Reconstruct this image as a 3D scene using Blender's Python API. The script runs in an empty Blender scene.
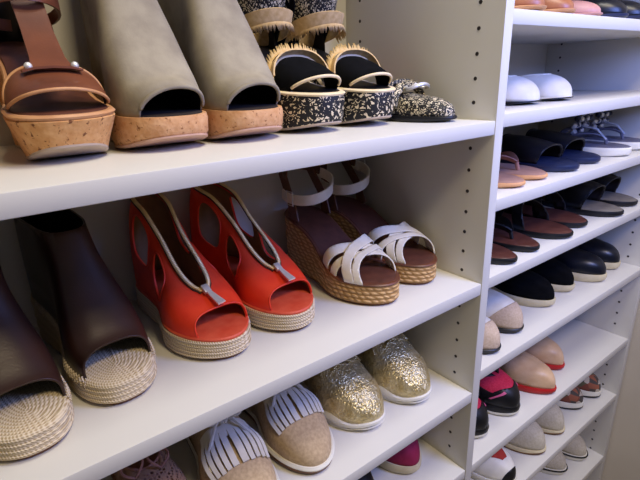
import bpy, bmesh, math, random
import numpy as np
from mathutils import Vector, Matrix
random.seed(7)
C = bpy.context.collection
PI = math.pi

# ------------------------------------------------------------------ materials
def lin(h):
    if isinstance(h, str):
        h = [int(h[i:i+2], 16)/255 for i in (0, 2, 4)]
    return [(c/12.92 if c <= .04045 else ((c+.055)/1.055)**2.4) for c in h] + [1]

class NM:
    def __init__(s, name, rough=.6, metal=0, spec=.4):
        s.m = bpy.data.materials.new(name); s.m.use_nodes = True
        s.t = s.m.node_tree; s.b = s.t.nodes['Principled BSDF']
        s.b.inputs['Roughness'].default_value = rough
        s.b.inputs['Metallic'].default_value = metal
        s.b.inputs['Specular IOR Level'].default_value = spec
        s.co = s.n('ShaderNodeTexCoord').outputs['Object']
    def n(s, typ, **kw):
        x = s.t.nodes.new(typ)
        for k, v in kw.items():
            if k in x.inputs: x.inputs[k].default_value = v
            else: setattr(x, k, v)
        return x
    def l(s, a, b): s.t.links.new(a, b)
    def mapped(s, scale):
        mp = s.n('ShaderNodeMapping'); mp.inputs['Scale'].default_value = scale
        s.l(s.co, mp.inputs['Vector']); return mp.outputs[0]
    def noise(s, scale, detail=4, co=None, rough=.5):
        x = s.n('ShaderNodeTexNoise', Scale=scale, Detail=detail, Roughness=rough); s.l(co or s.co, x.inputs['Vector']); return x
    def ramp(s, fac, stops, interp='LINEAR'):
        r = s.n('ShaderNodeValToRGB'); r.color_ramp.interpolation = interp
        e = r.color_ramp.elements
        while len(e) < len(stops): e.new(.5)
        for k, (p, c) in enumerate(stops):
            e[k].position = p; e[k].color = lin(c)
        s.l(fac, r.inputs[0]); return r.outputs[0]
    def col(s, sock): s.l(sock, s.b.inputs['Base Color'])
    def bump(s, sock, strength=.3, dist=.001):
        b = s.n('ShaderNodeBump', Strength=strength, Distance=dist); s.l(sock, b.inputs['Height']); s.l(b.outputs[0], s.b.inputs['Normal'])

def m_plain(name, c, c2=None, rough=.6, metal=0, spec=.4, scale=60, bump=.15, bscale=500, lo=.35, hi=.65):
    k = NM(name, rough, metal, spec)
    k.col(k.ramp(k.noise(scale).outputs[0], [(lo, c), (hi, c2 or c)]))
    if bump: k.bump(k.noise(bscale, 3).outputs[0], bump, .0006)
    return k.m

def m_gold(name, c, c2, rough=.34, metal=.7, scale=70, **kw):
    k = NM(name, rough, metal)
    k.col(k.ramp(k.noise(scale).outputs[0], [(.35, c), (.65, c2)]))
    a = k.n('ShaderNodeMath', operation='ADD'); k.l(k.noise(75, 3).outputs[0], a.inputs[0]); k.l(k.noise(260, 2).outputs[0], a.inputs[1])
    k.bump(a.outputs[0], .55, .006)
    return k.m

def m_cork(name, c, c2, dark):
    k = NM(name, .75)
    v = k.n('ShaderNodeTexVoronoi', Scale=260); k.l(k.co, v.inputs['Vector'])
    base = k.ramp(k.noise(130, 5).outputs[0], [(.3, c), (.7, c2)])
    spots = k.ramp(k.noise(210, 3, rough=.6).outputs[0], [(.60, '000000'), (.66, 'ffffff')])
    mx = k.n('ShaderNodeMix', data_type='RGBA'); k.l(spots, mx.inputs['Factor']); k.l(base, mx.inputs['A'])
    mx.inputs['B'].default_value = lin(dark); k.col(mx.outputs['Result'])
    k.bump(v.outputs['Distance'], .35, .001)
    return k.m

def m_rope(name, c, c2, bands=170, diag=True):
    k = NM(name, .9, spec=.15)
    w = k.n('ShaderNodeTexWave', wave_type='BANDS', bands_direction='Z', Scale=bands, Distortion=1.2, Detail=2)
    k.l(k.co, w.inputs['Vector'])
    w2 = k.n('ShaderNodeTexWave', wave_type='BANDS', bands_direction='DIAGONAL', Scale=150, Distortion=2.0, Detail=2)
    k.l(k.co, w2.inputs['Vector'])
    a = k.n('ShaderNodeMath', operation='ADD'); k.l(w.outputs['Fac'], a.inputs[0]); k.l(w2.outputs['Fac'], a.inputs[1])
    h = k.n('ShaderNodeMath', operation='MULTIPLY'); k.l(a.outputs[0], h.inputs[0]); h.inputs[1].default_value = .5
    k.col(k.ramp(h.outputs[0], [(.15, c2), (.6, c)])); k.bump(h.outputs[0], .5, .0015)
    return k.m

def m_weave(name, c, c2, s=90):
    k = NM(name, .85, spec=.2)
    ck = k.n('ShaderNodeTexWave', wave_type='BANDS', bands_direction='Z', Scale=s*.45, Distortion=3, Detail=1); k.l(k.co, ck.inputs['Vector'])
    w2 = k.n('ShaderNodeTexWave', wave_type='BANDS', bands_direction='DIAGONAL', Scale=s*.35, Distortion=5, Detail=2); k.l(k.co, w2.inputs['Vector'])
    a = k.n('ShaderNodeMath', operation='MULTIPLY'); k.l(ck.outputs['Fac'], a.inputs[0]); k.l(w2.outputs['Fac'], a.inputs[1])
    k.col(k.ramp(a.outputs[0], [(.0, c2), (.45, c)])); k.bump(a.outputs[0], .7, .002)
    return k.m

def m_print(name, black, cream, scale=75, thr=.5, rough=.6):
    k = NM(name, rough)
    nz = k.noise(70, 2)
    mx = k.n('ShaderNodeMix', data_type='RGBA', blend_type='LINEAR_LIGHT'); mx.inputs['Factor'].default_value = .035
    k.l(k.co, mx.inputs['A']); k.l(nz.outputs['Color'], mx.inputs['B'])
    v = k.n('ShaderNodeTexVoronoi', Scale=scale*1.6, feature='DISTANCE_TO_EDGE'); k.l(mx.outputs['Result'], v.inputs['Vector'])
    n2 = k.noise(scale*2.6, 1, mx.outputs['Result'])
    ml = k.n('ShaderNodeMath', operation='MULTIPLY'); k.l(v.outputs['Distance'], ml.inputs[0]); k.l(n2.outputs[0], ml.inputs[1])
    k.col(k.ramp(ml.outputs[0], [(0, black), (thr*.2, cream)], 'CONSTANT'))
    return k.m

def m_lace(name, c, scale=220):
    k = NM(name, .85, spec=.2)
    v = k.n('ShaderNodeTexVoronoi', Scale=scale, feature='DISTANCE_TO_EDGE', Randomness=.55); k.l(k.co, v.inputs['Vector'])
    al = k.ramp(v.outputs['Distance'], [(0, 'ffffff'), (.2, '000000')], 'CONSTANT')
    k.b.inputs['Base Color'].default_value = lin(c); k.l(al, k.b.inputs['Alpha'])
    return k.m

M = dict(
  melamine=m_plain('white_melamine', 'cfcbc0', 'd3cfc4', rough=.42, scale=3, bump=.02, bscale=300),
  wall=m_plain('beige_paint', 'c9bea9', 'cdc2ad', rough=.8, scale=4, bump=.05),
  floor=m_plain('beige_carpet', '9a8d7c', '847866', rough=.95, scale=200, bump=.6, bscale=600),
  peg=m_plain('peg_hole_shade', '2a2522', '332c28', rough=.5, bump=0),  # dark colour painted in for the shade inside the peg holes
  black=m_plain('black_leather', '0b0b0d', '141417', rough=.45, bump=.1),
  blacksuede=m_plain('black_canvas', '060607', '0c0c0e', rough=.95, spec=.1),
  navy=m_plain('navy_leather', '0b0e17', '10141f', rough=.35),
  navysl=m_plain('navy_rubber', '1a2340', '202a4a', rough=.4, bump=.05),
  dkin=m_plain('dark_lining', '1d1512', '281d18', rough=.9),
  brown=m_plain('chestnut_leather', '5f3522', '744229', rough=.42, scale=25),
  dkbrown=m_plain('dark_brown_leather', '2a1812', '38221a', rough=.34, scale=18, spec=.5),
  ftbrown=m_plain('brown_footbed', '4d2a1e', '5e3526', rough=.5),
  tanedge=m_plain('tan_edge_leather', 'b98558', 'c79466', rough=.55),
  cork=m_cork('cork_warm', 'c48c52', 'd8a66c', '7a4a28'),
  corkl=m_cork('cork_pale', 'c08a58', 'd4a475', '8a5a35'),
  greysuede=m_plain('grey_suede', '8a806e', '9f957f', rough=.95, scale=35, spec=.1, bump=.25),
  palesole=m_plain('pale_outsole', 'a89684', 'b5a28f', rough=.6),
  rosesole=m_plain('rose_outsole', 'b8917a', 'c49f88', rough=.6),
  printp=m_print('floral_print', '0d0b0b', 'dccba6', 50, .50),
  printf=m_print('floral_print_fine', '100e0e', 'd2c4a4', 66, .42),
  cream=m_plain('cream_piping', 'dcc59a', 'e6d2ac', rough=.6),
  straw=m_plain('straw_fringe', 'c9a56b', 'dcbc86', rough=.9, scale=160),
  redleather=m_plain('red_leather', 'e0351a', 'ee4422', rough=.5, scale=40),
  redsole=m_plain('coral_insole', 'd0492e', 'd95a3c', rough=.55),
  rope=m_rope('jute_rope', 'dccbab', 'b39c78'),
  ropel=m_rope('jute_rope_pale', 'dccbae', 'a8936f', 120),
  weave=m_weave('woven_jute', 'd2ac78', 'a07a4a', 120),
  gold=m_plain('gold_metal', 'e6c684', 'f4dca8', rough=.45, metal=.6, bump=0),
  silver=m_plain('silver_metal', 'd8d4cc', 'e6e3dd', rough=.45, metal=.6, bump=0),
  goldleather=m_gold('gold_leather', 'cbb57c', 'e6d6a6', rough=.34, metal=.7, scale=70, bump=1.0, bscale=70),
  white=m_plain('white_leather', 'e3ddcf', 'ebe6da', rough=.5),
  ivory=m_plain('ivory_leather', 'e8dfc6', 'f0e8d2', rough=.5),
  whitesole=m_plain('white_rubber', 'ddd8c8', 'e4dfd0', rough=.55, bump=.05),
  creamsole=m_plain('cream_rubber', 'c9bb95', 'd3c6a2', rough=.6, bump=.05),
  linen=m_plain('tan_linen', 'b59a76', 'cab08a', rough=.85, scale=220),
  kiltie=m_plain('off_white_suede', 'd5cdbd', 'dfd8ca', rough=.85),
  brownsole=m_plain('brown_rubber', '6a4226', '79502f', rough=.5),
  lace=m_lace('crochet_lace', 'a07a5e'),
  roseb=m_plain('rose_lining', '9a6a5a', 'a87868', rough=.8),
  magenta=m_plain('magenta_canvas', '84143a', '941c44', rough=.8, bump=.3),
  tanflip=m_plain('tan_rubber', 'a27c6e', 'ae8878', rough=.5),
  orange=m_plain('orange_edge', 'd39a66', 'dca673', rough=.5),
  greyfoot=m_plain('grey_footbed', '5c5c6c', '686878', rough=.6),
  gem=m_plain('clear_gem', 'b4b8c4', 'e4e7ee', rough=.15, metal=.2, bump=0),
  taupe=m_plain('taupe_footbed', '6b645a', '777066', rough=.6),
  redbrown=m_plain('red_brown_footbed', '4f2a22', '5c342a', rough=.45),
  bisque=m_plain('beige_knit', 'bfa68a', 'cdb69b', rough=.9, scale=300),
  nude=m_plain('nude_leather', 'c9a47c', 'd3b08a', rough=.42),
  redrub=m_plain('red_rubber', 'b01a1c', 'be2424', rough=.45, bump=.03),
  pinkmesh=m_plain('pink_mesh', 'c4203e', 'd43050', rough=.8, scale=300, bump=.4),
  pinkline=m_plain('pink_trim', 'd85c86', 'e06a92', rough=.6),
  orangelin=m_plain('orange_lining', 'c0602c', 'cc6e38', rough=.8),
  stone=m_plain('stone_canvas', 'b9ae96', 'c6bca6', rough=.9, scale=240, bump=.35),
  tanlining=m_plain('tan_lining', '94704c', 'a07c56', rough=.8),
  strapbrown=m_plain('strap_brown_leather', '5e3c28', '6c4630', rough=.5),
  flower=None, redcan=m_plain('brick_red_canvas', 'a83028', 'b43c32', rough=.85),
  copper=m_plain('copper_leather', '985c38', 'a86c46', rough=.4),
  pinkp=m_plain('dusty_pink_leather', 'b88478', 'c49286', rough=.5),
)
def _flower():
    k = NM('flower_print', .8)
    v = k.n('ShaderNodeTexVoronoi', Scale=70); k.l(k.co, v.inputs['Vector'])
    k.col(k.ramp(v.outputs['Color'], [(0, '4e463e'), (.28, 'b8ab98'), (.52, '7c4434'), (.62, '94583f'), (.8, '5e5a42')], 'CONSTANT'))
    return k.m
M['flower'] = _flower()

# ------------------------------------------------------------------ object helpers
def thing(name, label, cat, loc, rot=0, group=None):
    o = bpy.data.objects.new(name, None); C.objects.link(o)
    o.empty_display_size = .03
    o.location = loc; o.rotation_euler = (0, 0, rot); o['label'] = label; o['category'] = cat
    if group: o['group'] = group
    return o

def obj(name, bm, mats, parent=None, sharp=40, solid=0, lining=False, label=None):
    bmesh.ops.remove_doubles(bm, verts=bm.verts, dist=2e-5)
    me = bpy.data.meshes.new(name); bm.to_mesh(me); bm.free()
    for p in me.polygons: p.use_smooth = True
    if sharp: me.set_sharp_from_angle(angle=math.radians(sharp))
    o = bpy.data.objects.new(name, me); C.objects.link(o)
    for m in (mats if isinstance(mats, (list, tuple)) else [mats]): me.materials.append(m)
    if parent: o.parent = parent
    if solid:
        s = o.modifiers.new('thickness', 'SOLIDIFY'); s.thickness = solid; s.offset = -1
        if lining: s.material_offset = 1
    if label: o['label'] = label
    return o

def bx(bm, x0, x1, y0, y1, z0, z1, bev=0):
    r = bmesh.ops.create_cube(bm, size=1)
    vs = r['verts']
    for v in vs:
        v.co = Vector((x0+(v.co.x+.5)*(x1-x0), y0+(v.co.y+.5)*(y1-y0), z0+(v.co.z+.5)*(z1-z0)))
    if bev:
        es = {e for v in vs for e in v.link_edges}
        bmesh.ops.bevel(bm, geom=list(es), offset=bev, segments=2, affect='EDGES', profile=.5)

def tube(bm, pts, r, n=8, closed=False, flat=1.0, caps=True):
    pts = [Vector(p) for p in pts]
    if closed and (pts[0]-pts[-1]).length < 1e-5: pts = pts[:-1]
    N = len(pts)
    if N < 2: return
    rings = []; prev = None
    for i in range(N):
        a = pts[(i-1) % N] if (closed or i) else pts[0]
        b = pts[(i+1) % N] if (closed or i < N-1) else pts[-1]
        t = (b-a)
        if t.length < 1e-9: t = Vector((1, 0, 0))
        t.normalize()
        if prev is None:
            prev = t.cross(Vector((0, 0, 1)))
            if prev.length < .1: prev = t.cross(Vector((0, 1, 0)))
        u = prev - t*prev.dot(t); u.normalize(); w = t.cross(u); prev = u
        rr = r[i] if isinstance(r, (list, tuple)) else r
        rings.append([bm.verts.new(pts[i]+u*math.cos(2*PI*k/n)*rr+w*math.sin(2*PI*k/n)*rr*flat) for k in range(n)])
    for i in range(N if closed else N-1):
        A, B = rings[i], rings[(i+1) % N]
        for k in range(n):
            bm.faces.new((A[k], A[(k+1) % n], B[(k+1) % n], B[k]))
    if caps and not closed:
        bm.faces.new(rings[0][::-1]); bm.faces.new(rings[-1])

def ribbon(bm, path, widths, w, th):
    """band along path; widths = vector(s) across the band"""
    rows = []
    N = len(path)
    path = [Vector(p) for p in path]
    for i in range(N):
        t = path[min(i+1, N-1)]-path[max(i-1, 0)]; t.normalize()
        a = Vector(widths[i] if isinstance(widths, list) else widths); a -= t*a.dot(t); a.normalize()
        nn = t.cross(a)
        ww = w[i] if isinstance(w, list) else w
        p = path[i]
        rows.append([bm.verts.new(q) for q in (p-a*ww/2-nn*th/2, p+a*ww/2-nn*th/2, p+a*ww/2+nn*th/2, p-a*ww/2+nn*th/2)])
    for i in range(N-1):
        for k in range(4):
            bm.faces.new((rows[i][k], rows[i][(k+1) % 4], rows[i+1][(k+1) % 4], rows[i+1][k]))
    bm.faces.new(rows[0][::-1]); bm.faces.new(rows[-1])

def ball(bm, p, r, sx=1, sy=1, sz=1):
    rr = bmesh.ops.create_uvsphere(bm, u_segments=10, v_segments=8, radius=r)
    for v in rr['verts']: v.co = Vector((v.co.x*sx, v.co.y*sy, v.co.z*sz))+Vector(p)

def itp(pts):
    xs = np.array([p[0] for p in pts], float); ys = np.array([p[1] for p in pts], float)
    if len(xs) == 1: return lambda t: float(ys[0])
    h = np.diff(xs); d = np.diff(ys)/h; m = np.zeros(len(xs))
    m[0] = d[0]; m[-1] = d[-1]
    for i in range(1, len(xs)-1):
        if d[i-1]*d[i] > 0: m[i] = 2*d[i-1]*d[i]/(d[i-1]+d[i])
    def f(t):
        t = min(max(t, xs[0]), xs[-1]); i = min(int(np.searchsorted(xs, t, 'right'))-1, len(h)-1)
        s = (t-xs[i])/h[i]
        return float(ys[i]*(1+2*s)*(1-s)**2+m[i]*h[i]*s*(1-s)**2+ys[i+1]*s*s*(3-2*s)+m[i+1]*h[i]*s*s*(s-1))
    return f

# ------------------------------------------------------------------ the shoe last: heel at x=0, toe at x=L
class Last:
    def __init__(s, L=.245, W=.09, hw=((0, .68), (.15, .74), (.42, .70), (.70, 1.0), (.85, .96), (1, .86)), toe=.30, tn=2.0,
                 heel=.14, foot=((0, .02), (1, .02)), H=((0, .06), (.35, .065), (.6, .05), (1, .035)), th=.16, tfl=.12,
                 bend=.006, side=1, ey=.8, ez=.7):
        W *= 1.06
        s.L, s.W, s.toe, s.tn, s.heel, s.th, s.tfl, s.bend, s.side, s.ey, s.ez = L, W, toe, tn, heel, th, tfl, bend, side, ey, ez
        s._hw = itp(hw); s.foot = itp(foot); s._H = itp(H)
    def hw(s, t):
        k = 1
        if t < s.heel: k = math.sqrt(max(0, 1-((s.heel-t)/s.heel)**2))
        if t > 1-s.toe: k = max(0, 1-((t-1+s.toe)/s.toe)**s.tn)**(1/s.tn)
        return s._hw(t)*k*s.W/2
    def c(s, t):
        return s.side*s.bend*(2.2*(t-.62)**2*2-.25)
    def H(s, u):
        k = 1
        if u > 1-s.th: k = max(0, 1-((u-1+s.th)/s.th)**2.2)**(1/2.2)*(1-s.tfl)+s.tfl
        return s._H(u)*k
    def out(s, t, sg, ins=0):
        return s.L/2+(t-.5)*(s.L-2*ins), s.c(t)+sg*s.hw(t)*(s.W-2*ins)/s.W
    def S0(s, u, v):
        ph = v*PI/2; sn = math.sin(ph); cs = max(0, math.cos(ph))
        ins = .003
        return Vector((s.L/2+(u-.5)*(s.L-2*ins), s.c(u)+math.copysign(abs(sn)**s.ey, sn)*s.hw(u)*(s.W-2*ins)/s.W, s.foot(u)+s.H(u)*cs**s.ez))
    def N(s, u, v):
        u = min(max(u, .004), .996); v2 = min(max(v, -.996), .996); e = .003
        du = s.S0(u+e, v2)-s.S0(u-e, v2); dv = s.S0(u, v2+e)-s.S0(u, v2-e)
        n = du.cross(dv)
        return n.normalized() if n.length > 1e-12 else Vector((0, 0, 1))
    def S(s, u, v, off=0):
        p = s.S0(u, v)
        return p+s.N(u, v)*off if off else p

def patch(last, gs, u=(0, 1), v=(-1, 1), nu=56, nv=36, off=0):
    """clipped piece of the last surface; keeps where every g(u, v, p) >= 0"""
    bm = bmesh.new()
    us = [u[0]+(u[1]-u[0])*(.5-.5*math.cos(PI*i/nu)) for i in range(nu+1)]
    vs = [v[0]+(v[1]-v[0])*j/nv for j in range(nv+1)]
    node = {}
    for i, a in enumerate(us):
        for j, b in enumerate(vs):
            p = last.S0(a, b); node[i, j] = (a, b)+tuple(g(a, b, p) for g in gs)
    cache = {}
    def vert(a, b):
        k = (round(a, 5), round(b, 5))
        if k not in cache: cache[k] = bm.verts.new(last.S(a, b, off))
        return cache[k]
    ng = len(gs)
    for i in range(nu):
        for j in range(nv):
            poly = [node[i, j], node[i+1, j], node[i+1, j+1], node[i, j+1]]
            for g in range(ng):
                k = 2+g
                if all(q[k] >= 0 for q in poly): continue
                o = []
                for q in range(len(poly)):
                    A, B = poly[q], poly[(q+1) % len(poly)]
                    if A[k] >= 0: o.append(A)
                    if (A[k] >= 0) != (B[k] >= 0):
                        f = A[k]/(A[k]-B[k]); o.append(tuple(A[m]+(B[m]-A[m])*f for m in range(2+ng)))
                poly = o
                if len(poly) < 3: break
            if len(poly) < 3: continue
            vv = []
            for q in poly:
                x = vert(q[0], q[1])
                if x not in vv: vv.append(x)
            if len(vv) >= 3:
                try: bm.faces.new(vv)
                except ValueError: pass
    bmesh.ops.remove_doubles(bm, verts=bm.verts, dist=3e-5)
    bmesh.ops.dissolve_degenerate(bm, edges=bm.edges, dist=1e-6)
    return bm

def edge_loops(bm, last, minh=.004):
    """boundary chains of a patch, leaving out the feather edge at the sole"""
    nb = {}
    for e in bm.edges:
        if len(e.link_faces) == 1:
            a, b = e.verts
            nb.setdefault(a, []).append(b); nb.setdefault(b, []).append(a)
    def low(v): return v.co.z-last.foot(min(max(v.co.x/last.L, 0), 1)) < minh
    seen = set(); chains = []
    good = [v for v in nb if not low(v)]
    gs = set(good)
    starts = [v for v in good if sum(1 for w in nb[v] if w in gs) < 2]+good
    for v in starts:
        if v in seen: continue
        ch = [v]; seen.add(v); cur = v
        while True:
            nx = [w for w in nb[cur] if w in gs and w not in seen]
            if not nx: break
            cur = nx[0]; seen.add(cur); ch.append(cur)
        closed = len(ch) > 8 and ch[0] in nb[ch[-1]]
        if len(ch) > 5: chains.append(([w.co.copy() for w in ch], closed))
    return chains

def thin(pts, step):
    o = [pts[0]]
    for p in pts[1:]:
        if (p-o[-1]).length > step: o.append(p)
    return o

def piping(name, mat, root, bm, last, r=.0016, minh=.004):
    for ch, cl in edge_loops(bm, last, minh):
        ch = thin(ch, .0022)
        if len(ch) > 3:
            b2 = bmesh.new(); tube(b2, ch, r, 7, cl); obj(name, b2, mat, root, sharp=0)

def sole(name, mat, root, last, zb, zt, levels, n=44, sharp=40, label=None):
    bm = bmesh.new()
    ts = [.5-.5*math.cos(PI*i/n) for i in range(n+1)]
    zb = itp(zb) if not callable(zb) else zb; zt = itp(zt) if not callable(zt) else zt
    loops = []
    for lv in levels:
        b, ins = lv[0], lv[1]; dz = lv[2] if len(lv) > 2 else 0
        lp = []
        for i in range(n+1):
            x, y = last.out(ts[i], 1, ins); lp.append(bm.verts.new((x, y, zb(ts[i])+b*(zt(ts[i])-zb(ts[i]))+dz)))
        for i in range(n-1, 0, -1):
            x, y = last.out(ts[i], -1, ins); lp.append(bm.verts.new((x, y, zb(ts[i])+b*(zt(ts[i])-zb(ts[i]))+dz)))
        loops.append(lp)
    m = 2*n
    for A, B in zip(loops, loops[1:]):
        for k in range(m): bm.faces.new((A[(k+1) % m], A[k], B[k], B[(k+1) % m]))
    for lp, fl in ((loops[0], 0), (loops[-1], 1)):
        for i in range(n):
            q = [lp[i], lp[i+1], lp[(2*n-i-1) % m], lp[(2*n-i) % m]]
            q = [x for k, x in enumerate(q) if x not in q[:k]]
            try: bm.faces.new(q[::-1] if fl else q)
            except ValueError: pass
    bmesh.ops.recalc_face_normals(bm, faces=bm.faces)
    return obj(name, bm, mat, root, sharp=sharp, label=label)

def rope_levels(rows, bulge=.0014, inset=.0, coil=0, cstep=.0045):
    lv = [(0, inset+.003)]
    for r in range(rows):
        for f in (.1, .3, .5, .7, .9):
            lv.append(((r+f)/rows, inset+bulge*(1-math.sin(PI*f))))
    lv.append((1, inset+.0015))
    for c in range(coil):
        for f in (.15, .5, .85):
            lv.append((1, inset+.002+cstep*(c+f), .0016*math.sin(PI*f)))
    return lv

def plan(last, xc, a, bf, n=2):
    """foot opening: an oval seen from above"""
    def g(u, v, p):
        h = last.hw(u)*bf
        return abs((p.x/last.L-xc)/a)**n+(abs((p.y-last.c(u))/h)**n if h > 1e-6 else 9)-1
    return g

def peep(uc, k, pw=2.0):
    return lambda u, v, p: uc+k*abs(v)**pw-u

def arch(last, a, b, cy=0, u0=.72):
    """peep-toe opening: an arch standing on the insole, seen from the front"""
    return lambda u, v, p: max(abs((p.y-last.c(u)-cy)/a)**2.2+((p.z-last.foot(u))/b)**2-1, (u0-u)*8)

def band(u0, u1, f0=0, f1=0):
    """strap between two curves across the foot"""
    return [lambda u, v, p: u-(u0+f0*v*v), lambda u, v, p: (u1+f1*v*v)-u]

def diag(a0, b0, w):
    """strap running from one side to the other: centre u = a0 + b0*v"""
    return [lambda u, v, p: w-abs(u-(a0+b0*v))]

def sup(u0, v0, ru, rv, n=3):
    return lambda u, v, p: abs((u-u0)/ru)**n+abs((abs(v)-v0)/rv)**n-1

# ------------------------------------------------------------------ setting
T = .019
XR = .688; D = .313
ZT, ZB = .80, -1.30
def struct(name, bm, mat):
    o = obj(name, bm, mat, sharp=30); o['kind'] = 'structure'; return o
b = bmesh.new(); bx(b, -2.2, 1.0, -2.4, D+.03, ZB-.12, ZB-.02); struct('floor', b, M['floor'])
b = bmesh.new(); bx(b, -2.2, 1.0, D+.012, D+.11, ZB-.02, 1.25); struct('wall_back', b, M['wall'])
b = bmesh.new(); bx(b, XR+T+.005, XR+T+.105, -2.4, D+.012, ZB-.02, 1.25); struct('wall_right', b, M['wall'])

L = dict(L1=0.0, L2=-.2447, L3=-.4459, L4=-.6128, R0=.140, R1=.0081, R2=-.1144, R3=-.2406, R4=-.4113, R5=-.6138, R6=-.7888, R7=-1.0034)

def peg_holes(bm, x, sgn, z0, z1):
    """32 mm system holes as flat discs on an upright, the shade inside painted dark"""
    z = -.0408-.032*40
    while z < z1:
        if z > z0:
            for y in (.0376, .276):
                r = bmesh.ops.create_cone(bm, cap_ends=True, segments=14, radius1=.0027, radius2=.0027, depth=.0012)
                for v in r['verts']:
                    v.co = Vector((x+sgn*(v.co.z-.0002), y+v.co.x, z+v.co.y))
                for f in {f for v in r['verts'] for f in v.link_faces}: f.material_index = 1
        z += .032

def unit(label, x0, x1, shelves, group=None):
    """shelves between x0 and x1 (inner faces)"""
    u = thing('shelving_unit', label, 'shelves', (x0, 0, ZB-.02))
    off = Vector((-x0, 0, -(ZB-.02)))
    def part(name, f, mats):
        bm = bmesh.new(); f(bm); bmesh.ops.translate(bm, verts=bm.verts, vec=off); return obj(name, bm, mats, u, sharp=30)
    for z in shelves:
        part('shelf', lambda bm: bx(bm, x0+.0004, x1-.0004, 0, D-.0005, z-T, z, .0012), M['melamine'])
    part('back_panel', lambda bm: bx(bm, x0-.001, x1+.001, D, D+.01, ZB, ZT), M['melamine'])
    return u, part

uL, pL = unit('white shelving unit at the left holding wedges, boots, red sandals and gold sneakers', -.96, 0, [.54, L['L1'], L['L2'], L['L3'], L['L4'], -.80, -1.02, -1.24])
def partition(bm):
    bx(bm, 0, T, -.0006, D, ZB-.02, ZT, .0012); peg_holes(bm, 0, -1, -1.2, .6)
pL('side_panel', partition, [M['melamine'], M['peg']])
pL('side_panel', lambda bm: bx(bm, -.96-T, -.96, -.0006, D, ZB-.02, ZT, .0012), [M['melamine'], M['peg']])
pL('top_panel', lambda bm: bx(bm, -.96-T, T, 0, D, ZT, ZT+T, .0012), M['melamine'])
uR, pR = unit('white shelving unit at the right with closely spaced shelves of flats and sandals', T, XR, [.285, L['R0'], L['R1'], L['R2'], L['R3'], L['R4'], L['R5'], L['R6'], L['R7'], -1.22])
def rpanel(bm):
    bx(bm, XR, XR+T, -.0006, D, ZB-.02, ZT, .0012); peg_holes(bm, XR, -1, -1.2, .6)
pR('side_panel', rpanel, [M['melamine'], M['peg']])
pR('top_panel', lambda bm: bx(bm, T+.0004, XR+T, 0, D, ZT, ZT+T, .0012), M['melamine'])

# ------------------------------------------------------------------ placing shoes
def shoe(name, label, cat, shelf, xc, ytoe, length, group, turn=0, lift=.0004):
    """toe tip at (xc, ytoe) on the shelf, pointing out of the shelf; turn swings the heel"""
    a = -PI/2+math.radians(turn)
    if shelf[0] == 'R': xc += .022 if xc < .42 else .012
    return thing(name, label, cat, (xc-math.cos(a)*length, ytoe-math.sin(a)*length, L[shelf]+lift), a, group)

LV = [(0, .002), (.12, .0006), (.3, 0), (.75, 0), (.92, .0006), (1, .0022)]       # plain sole wall
def insole(root, last, mat, ins=.0045, lab=None, n=36):
    return sole('insole', mat, root, last, lambda t: last.foot(t)-.001, lambda t: last.foot(t)+.0014, [(0, ins), (.6, ins), (1, ins+.0012)], n=n, label=lab)

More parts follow.
